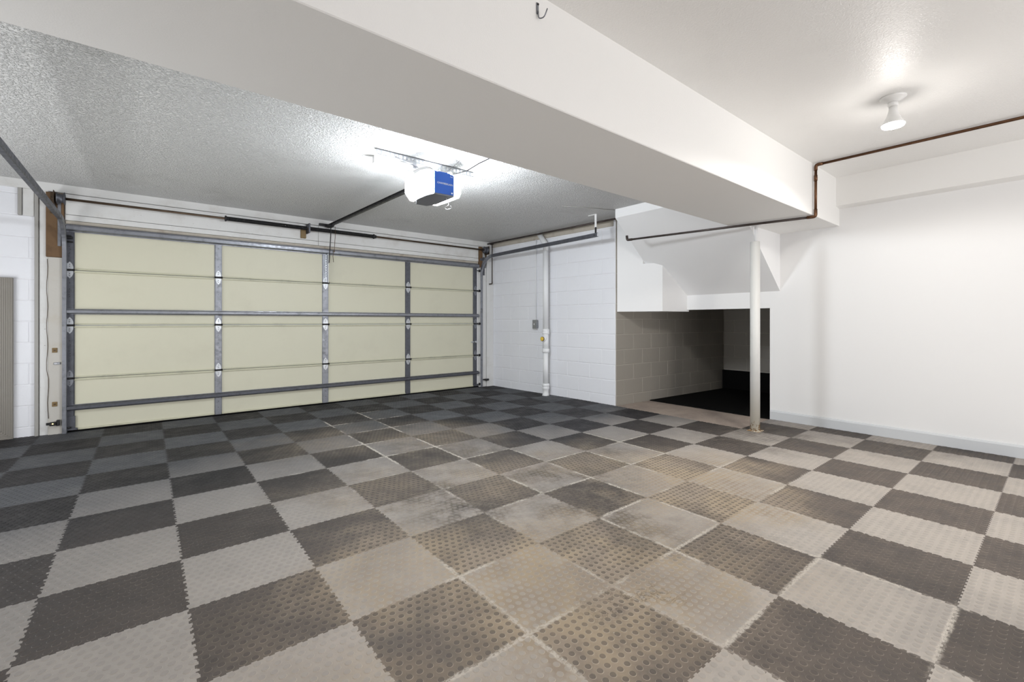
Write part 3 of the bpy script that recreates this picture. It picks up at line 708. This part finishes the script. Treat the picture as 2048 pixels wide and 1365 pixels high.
rp = MB().tube([(OPX+0.055, YD-0.165, 2.33), (OPX+0.058, YD-0.160, 2.20), (OPX+0.058, YD-0.125, 2.03), (OPX+0.045, YD-0.11, 1.95), (OPX+0.052, YD-0.11, 1.87)], 0.0035, 6)
part(op, 'release_cord', rp, M['brown_metal'])
part(op, 'release_cord', MB().tube([(OPX-0.12, YD-0.045, 2.345), (OPX-0.118, YD-0.042, 2.20), (OPX-0.12, YD-0.045, 2.08)], 0.0016, 6), M['brown_metal'])
part(op, 'release_handle', MB().lathe([(0.008, -0.008), (0.012, 0), (0.008, 0.008)], (OPX+0.06, YD-0.11, 2.015), 'x', 10), M['wood'])
# coiled white antenna lead hanging under the housing
pts = [(OPX+0.055, 1.12, 2.103)]
for k in range(1, 40):
    a = k/39; pts.append((OPX+0.055+0.026*math.sin(a*9)+0.02*a, 1.12+0.018*math.sin(a*11), 2.103-0.085*math.sin(a*PI*0.75)))
part(op, 'antenna_lead', MB().tube(pts, 0.0022, 6), M['white_plastic'])
def text_obj(parent, name, s_, size, loc, mat, rot=(PI/2, 0, 0), sx=1.0):
    cu = bpy.data.curves.new(name, 'FONT'); cu.body = s_; cu.size = size; cu.extrude = 0.0006; cu.align_x = 'CENTER'; cu.align_y = 'CENTER'; cu.space_character = 1.06
    cu.resolution_u = 2
    tmp = bpy.data.objects.new(name, cu); C.objects.link(tmp)
    dg = bpy.context.evaluated_depsgraph_get(); me = bpy.data.meshes.new_from_object(tmp.evaluated_get(dg))
    bpy.data.objects.remove(tmp)
    o = bpy.data.objects.new(name, me); me.materials.clear(); me.materials.append(mat); C.objects.link(o)
    off = Vector((0, 0, 0)); r_ = parent
    while r_ is not None: off += r_.location; r_ = r_.parent
    o.parent = parent; o.location = Vector(loc)-off; o.rotation_euler = rot; o.scale = (sx, 1, 1); return o
text_obj(op, 'lettering', 'CHAMBERLAIN', 0.0205, (OPX+0.006, yf-0.0008, 2.196), M['white_plastic'])
text_obj(op, 'lettering', 'MyQ', 0.012, (OPX+0.066, yf-0.0008, 2.262), M['white_plastic'])
part(op, 'emblem', MB().lathe([(0.007, 0), (0.007, 0.001)], (OPX+0.070, yf-0.0002, 2.130), rot=Matrix.Rotation(PI/2, 3, 'X'), seg=12), M['white_plastic'], 'small white round mark')

# perforated angle irons that hang the opener
ha = thing('opener_hanger', 'perforated angle iron on the ceiling that holds up the opener', 'bracket', (1.7, 1.25, ZC))
def punched(x0, x1, y, z0, z1, th=0.003):
    m_ = MB(); p = 0.0355; x = x0
    m_.box(x0, x1, y, y+th, z0, z0+0.008); m_.box(x0, x1, y, y+th, z1-0.008, z1)
    while x < x1-0.01:
        m_.box(x, min(x1, x+0.013), y, y+th, z0+0.008, z1-0.008); x += p
    m_.box(x0, x1, y, y+0.03, z1-0.003, z1); return m_
part(ha, 'angle_iron', punched(1.245, 2.14, 1.245, ZC-0.046, ZC-0.004), M['galv_bright'])
part(ha, 'mounting_board', MB().box(1.29, 1.95, 1.40, 1.44, ZC-0.058, ZC, 0.003), M['white_plastic'], 'white painted mounting board')
part(ha, 'strap', MB().box(1.555, 1.585, 1.248, 1.252, 2.335, ZC-0.02), M['galv_bright'])
part(ha, 'strap', MB().box(1.805, 1.812, 1.245, 1.27, 2.33, ZC-0.02), M['galv_bright'])
br = MB().tube([(1.40, 1.25, ZC-0.03), (1.645, 1.235, 2.335)], 0.009, 6, scale=(1.4, 0.3))
part(ha, 'brace', br, M['galv_bright'])
pc = thing('power_cord', 'black power cord rising from the opener to the beam', 'cord', (1.82, 1.0, 2.30))
part(pc, 'cable', MB().tube([(OPX+0.085, yf+0.02, 2.292), (OPX+0.12, yf+0.01, 2.305), (1.93, 1.02, 2.335), (1.99, 0.95, 2.385), (2.03, 0.85, 2.410), (2.075, 0.7, 2.418), (2.15, 0.4, 2.418), (2.16, 0.062, 2.405)], 0.0042, 8), M['black_plastic'])
part(pc, 'thin_wire', MB().tube([(OPX+0.10, OPY-0.05, 2.34), (1.86, 0.95, ZC-0.006), (1.80, 0.062, ZC-0.006)], 0.0015, 5), M['black_plastic'])

# ------------------------------------------------------------------ pipes
def pipe_path(pts, r_bend=0.03, n=5):
    pts = [Vector(p) for p in pts]; out = [pts[0]]
    for a, b_, c in zip(pts, pts[1:], pts[2:]):
        d1 = (a-b_).normalized(); d2 = (c-b_).normalized()
        for k in range(n+1):
            t_ = k/n; out.append((b_+d1*r_bend)*(1-t_)**2 + b_*2*t_*(1-t_) + (b_+d2*r_bend)*t_**2)
    out.append(pts[-1]); return out
cp = thing('copper_pipe', 'brown copper pipe along the near ceiling, dropping round the beam to the stair soffit', 'pipe', (4.5, -0.66, 2.3))
zt_, zb_ = ZN-0.018, ZB-0.018
part(cp, 'ceiling_run', MB().tube([(4.62, -5.5, zt_), (4.555, -0.70, zt_)], 0.0115, 12), M['copper'])
part(cp, 'drop', MB().tube([(4.553, -0.665, 2.46), (4.548, -0.665, 2.09)], 0.0115, 12), M['copper'])
part(cp, 'beam_run', MB().tube([(4.545, -0.62, zb_), (4.43, -0.10, zb_), (4.202, 1.10, zb_)], 0.0115, 12), M['dark_copper'])
part(cp, 'elbow', MB().tube(pipe_path([(4.556, -0.72, zt_), (4.554, -0.665, zt_), (4.553, -0.665, 2.45)], 0.02), 0.0145, 12), M['copper'])
part(cp, 'elbow', MB().tube(pipe_path([(4.548, -0.665, 2.10), (4.548, -0.665, zb_), (4.537, -0.60, zb_)], 0.02), 0.0145, 12), M['copper'])
part(cp, 'elbow', MB().tube(pipe_path([(4.210, 1.06, zb_), (4.198, 1.12, zb_), (4.198, 1.125, zb_+0.05)], 0.016), 0.0145, 12), M['dark_copper'])
part(cp, 'coupling', MB().tube([(4.551, -0.665, 2.405), (4.550, -0.665, 2.355)], 0.0145, 12), M['copper'])

dp = thing('water_pipe', 'dark pipe under the ceiling along the block wall with a drop at the door corner', 'pipe', (4.42, 3.9, 2.38))
part(dp, 'long_run', MB().tube([(4.335, 4.06, 2.392), (4.50, 1.30, 2.392)], 0.0125, 10), M['dark_copper'])
part(dp, 'drop', MB().tube([(4.372, 3.985, 2.385), (4.372, 3.985, 1.735)], 0.0085, 10), M['dark_copper'])
part(dp, 'elbow', MB().tube(pipe_path([(4.372, 3.985, 1.75), (4.372, 3.985, 1.72), (4.335, 4.02, 1.715)], 0.012), 0.0105, 10), M['dark_copper'])
part(dp, 'tee', MB().tube([(4.372, 3.96, 2.392), (4.368, 4.02, 2.392)], 0.018, 10), M['dark_copper'])

PX, PY = 4.435, 2.745
ds = thing('drain_pipe', 'white painted drain pipe standing against the block wall with a yellow cleanout plug', 'pipe', (PX, PY, 0))
part(ds, 'stack', MB().tube([(PX, PY, 0.95), (PX, PY, 2.13)], 0.040, 24), M['pvc'])
part(ds, 'offset', MB().tube(pipe_path([(PX, PY, 2.13), (PX, PY, 2.215), (4.468, PY+0.185, 2.425)], 0.05), 0.040, 24), M['pvc'])
part(ds, 'lower_pipe', MB().tube([(PX, PY, 0.17), (PX, PY, 0.63)], 0.037, 24), M['pvc'])
part(ds, 'coupling', MB().lathe([(0.040, 0), (0.052, 0.004), (0.052, 0.030), (0.047, 0.036), (0.052, 0.046), (0.052, 0.075), (0.043, 0.080)], (PX, PY, 0.90), 'z', 24), M['pvc'])
tee = MB().tube([(PX, PY, 0.68), (PX, PY, 0.91)], 0.043, 24).tube([(PX, PY, 0.835), (PX-0.075, PY-0.015, 0.835)], 0.036, 20)
part(ds, 'cleanout_tee', tee, M['pvc'])
part(ds, 'coupling', MB().lathe([(0.038, 0), (0.048, 0.010), (0.054, 0.020), (0.054, 0.060), (0.044, 0.066)], (PX, PY, 0.625), 'z', 24), M['pvc'])
rotp = (Vector((-1, -0.2, 0)).to_track_quat('Z', 'Y')).to_matrix()
plug = MB().lathe([(0.034, 0), (0.034, 0.012), (0.030, 0.016)], (PX-0.075, PY-0.015, 0.835), rot=rotp, seg=20)
po = part(ds, 'plug_ring', plug, M['ochre'], 'dark ochre ring')
pl = MB().lathe([(0.027, 0.0), (0.027, 0.008), (0.022, 0.010)], (PX-0.089, PY-0.018, 0.835), rot=rotp, seg=20).lathe([(0.010, 0.0), (0.010, 0.010)], (PX-0.098, PY-0.020, 0.835), rot=rotp, seg=4, smooth=False)
part(ds, 'cleanout_plug', pl, M['yellow'], 'yellow cleanout plug')
part(ds, 'floor_hub', MB().lathe([(0.058, 0), (0.047, 0.022), (0.041, 0.06), (0.043, 0.095), (0.051, 0.105), (0.052, 0.125), (0.045, 0.132), (0.053, 0.145), (0.054, 0.175), (0.042, 0.182)], (PX, PY, -0.004), 'z', 28), M['pvc'])

sb = thing('switch_box', 'small grey metal box with a conduit on the block wall left of the drain pipe', 'electrical box', (4.50, 3.03, 1.05))
part(sb, 'box', MB().box(4.468, 4.512, 2.985, 3.065, 0.985, 1.108, 0.006), M['grey_box'])
part(sb, 'cover_plate', MB().box(4.462, 4.469, 2.978, 3.072, 0.980, 1.113, 0.003), M['grey_box'])
part(sb, 'toggle', MB().box(4.452, 4.463, 3.020, 3.032, 1.035, 1.06, 0.002), M['white_plastic'])
part(sb, 'conduit', MB().tube([(4.500, 3.025, 1.108), (4.500, 3.025, 2.34)], 0.008, 10), M['pvc'], 'white painted conduit')

# steel column
co = thing('support_column', 'white round steel column with rust at its foot before the alcove', 'column', (4.593, -0.127, 0))
part(co, 'shaft', MB().tube([(4.593, -0.127, 0.0), (4.593, -0.127, 1.885)], 0.0445, 32), M['column'])
part(co, 'screw_jack', MB().tube([(4.600, -0.135, 1.88), (4.600, -0.135, 2.054)], 0.017, 14), M['wall'])
part(co, 'top_plate', MB().box(4.55, 4.64, -0.18, -0.085, 2.046, 2.054, 0.002), M['wall'])
part(co, 'base_plate', MB().box(4.535, 4.655, -0.185, -0.07, -0.011, 0.006, 0.002), M['column'])

# ------------------------------------------------------------------ ceiling lamp
def lamp(x, y, label):
    t = thing('ceiling_lamp', label, 'lamp', (x, y, ZN))
    part(t, 'base', MB().lathe([(0.066, 0.0), (0.068, -0.006), (0.060, -0.014), (0.036, -0.026), (0.028, -0.034)], (x, y, ZN), 'z', 28), M['ceramic'])
    part(t, 'socket', MB().lathe([(0.026, -0.030), (0.027, -0.052), (0.024, -0.062)], (x, y, ZN), 'z', 20), M['ceramic'])
    part(t, 'bulb', MB().lathe([(0.020, -0.055), (0.022, -0.085), (0.030, -0.115), (0.045, -0.150), (0.058, -0.168), (0.060, -0.176)], (x, y, ZN), 'z', 24), M['ceramic'])
    part(t, 'bulb_face', MB().lathe([(0.060, -0.176), (0.056, -0.187), (0.035, -0.194), (0.01, -0.196)], (x, y, ZN), 'z', 24), M['bulb'], 'glowing frosted bulb face')
lamp(BULB[0], BULB[1], 'bare reflector bulb in a white ceramic socket on the near ceiling')

# ------------------------------------------------------------------ small things
hk = thing('wall_hook', 'small metal hook screwed to the face of the ceiling beam', 'hook', (1.20, -0.645, 2.45))
part(hk, 'plate', MB().box(1.190, 1.203, -0.647, -0.642, 2.428, 2.478, 0.002), M['galv'])
part(hk, 'hook', MB().tube(pipe_path([(1.197, -0.648, 2.440), (1.197, -0.650, 2.405), (1.205, -0.678, 2.400), (1.212, -0.690, 2.435)], 0.014), 0.0028, 8), M['galv'])
part(hk, 'screw', MB().lathe([(0.0055, 0), (0.004, 0.003)], (1.197, -0.647, 2.470), rot=Matrix.Rotation(PI/2, 3, 'X'), seg=8), M['dark_metal'])

# photo-eye sensors at each foot of the door
se = thing('safety_sensor', 'black safety sensor at the left foot of the garage door with a thin wire above', 'sensor', (-0.81, YD-0.10, 0.12))
part(se, 'bracket', MB().box(-0.87, -0.778, YD-0.075, YD-0.070, 0.098, 0.122, 0.002).box(-0.80, -0.778, YD-0.085, YD-0.045, 0.085, 0.14, 0.003), M['dark_metal'])
part(se, 'eye', MB().box(-0.845, -0.80, YD-0.098, YD-0.075, 0.092, 0.128, 0.004), M['black_plastic'])
part(se, 'indicator', MB().lathe([(0.005, 0), (0.005, 0.003)], (-0.822, YD-0.098, 0.112), rot=Matrix.Rotation(PI/2, 3, 'X'), seg=8), M['led'], 'glowing amber indicator')
wp = [(-0.865+0.004*math.sin(k*1.3)+ (0.006 if k > 14 else 0), YD-0.050, 1.69-k*0.0765) for k in range(21)]
part(se, 'wire', MB().tube(wp, 0.0022, 5), M['brown_metal'])
se2 = thing('safety_sensor', 'black safety sensor at the right foot of the garage door near the block wall', 'sensor', (4.26, YD-0.10, 0.12))
part(se2, 'bracket', MB().box(4.215, 4.335, YD-0.075, YD-0.070, 0.112, 0.132, 0.002), M['dark_metal'])
part(se2, 'eye', MB().box(4.255, 4.29, YD-0.098, YD-0.075, 0.098, 0.134, 0.004).box(4.30, 4.33, YD-0.090, YD-0.075, 0.100, 0.130, 0.003), M['black_plastic'])

# ribbed taupe panel standing against the block wall at far left
pn = thing('panel', 'taupe ribbed panel with a mitred frame standing against the block wall at far left', 'panel', (-1.4, YD-0.04, 0))
x1_ = -1.088; x0_ = -1.95; z1_ = 1.497
part(pn, 'board', MB().box(x0_, x1_, YD-0.045, YD-0.006, 0.0, z1_, 0.003), M['taupe'])
for k in range(16):
    o_ = 0.004+k*0.0135; y_ = YD-0.045
    r_ = MB()
    for (a0, a1, c0, c1) in ((x0_+o_, x1_-o_, 0.003+o_, 0.003+o_+0.007), (x0_+o_, x1_-o_, z1_+0.10, z1_+0.10)):
        if c1 > c0: r_.box(a0, a1, y_-0.004, y_+0.001, c0, c1, 0.0015)
    r_.box(x1_-o_-0.007, x1_-o_, y_-0.004, y_+0.001, 0.003+o_, z1_-0.004, 0.0015)
    part(pn, 'rib', r_, M['taupe'])
# dark line of an old wire on the ceiling by the stairs
wi = thing('ceiling_wire', 'thin dark wire stapled to the ceiling beside the stair soffit', 'wire', (4.0, 1.5, ZC))
part(wi, 'strand', MB().tube([(3.60, 1.575, ZC-0.004), (3.9, 1.44, ZC-0.003), (4.22, 1.31, ZC-0.003)], 0.0035, 6), M['grey_strip'])
for o_ in (lt, rt): o_['group'] = 'roller tracks beside the garage door'
for o_ in (se, se2): o_['group'] = 'safety sensors at the feet of the garage door'
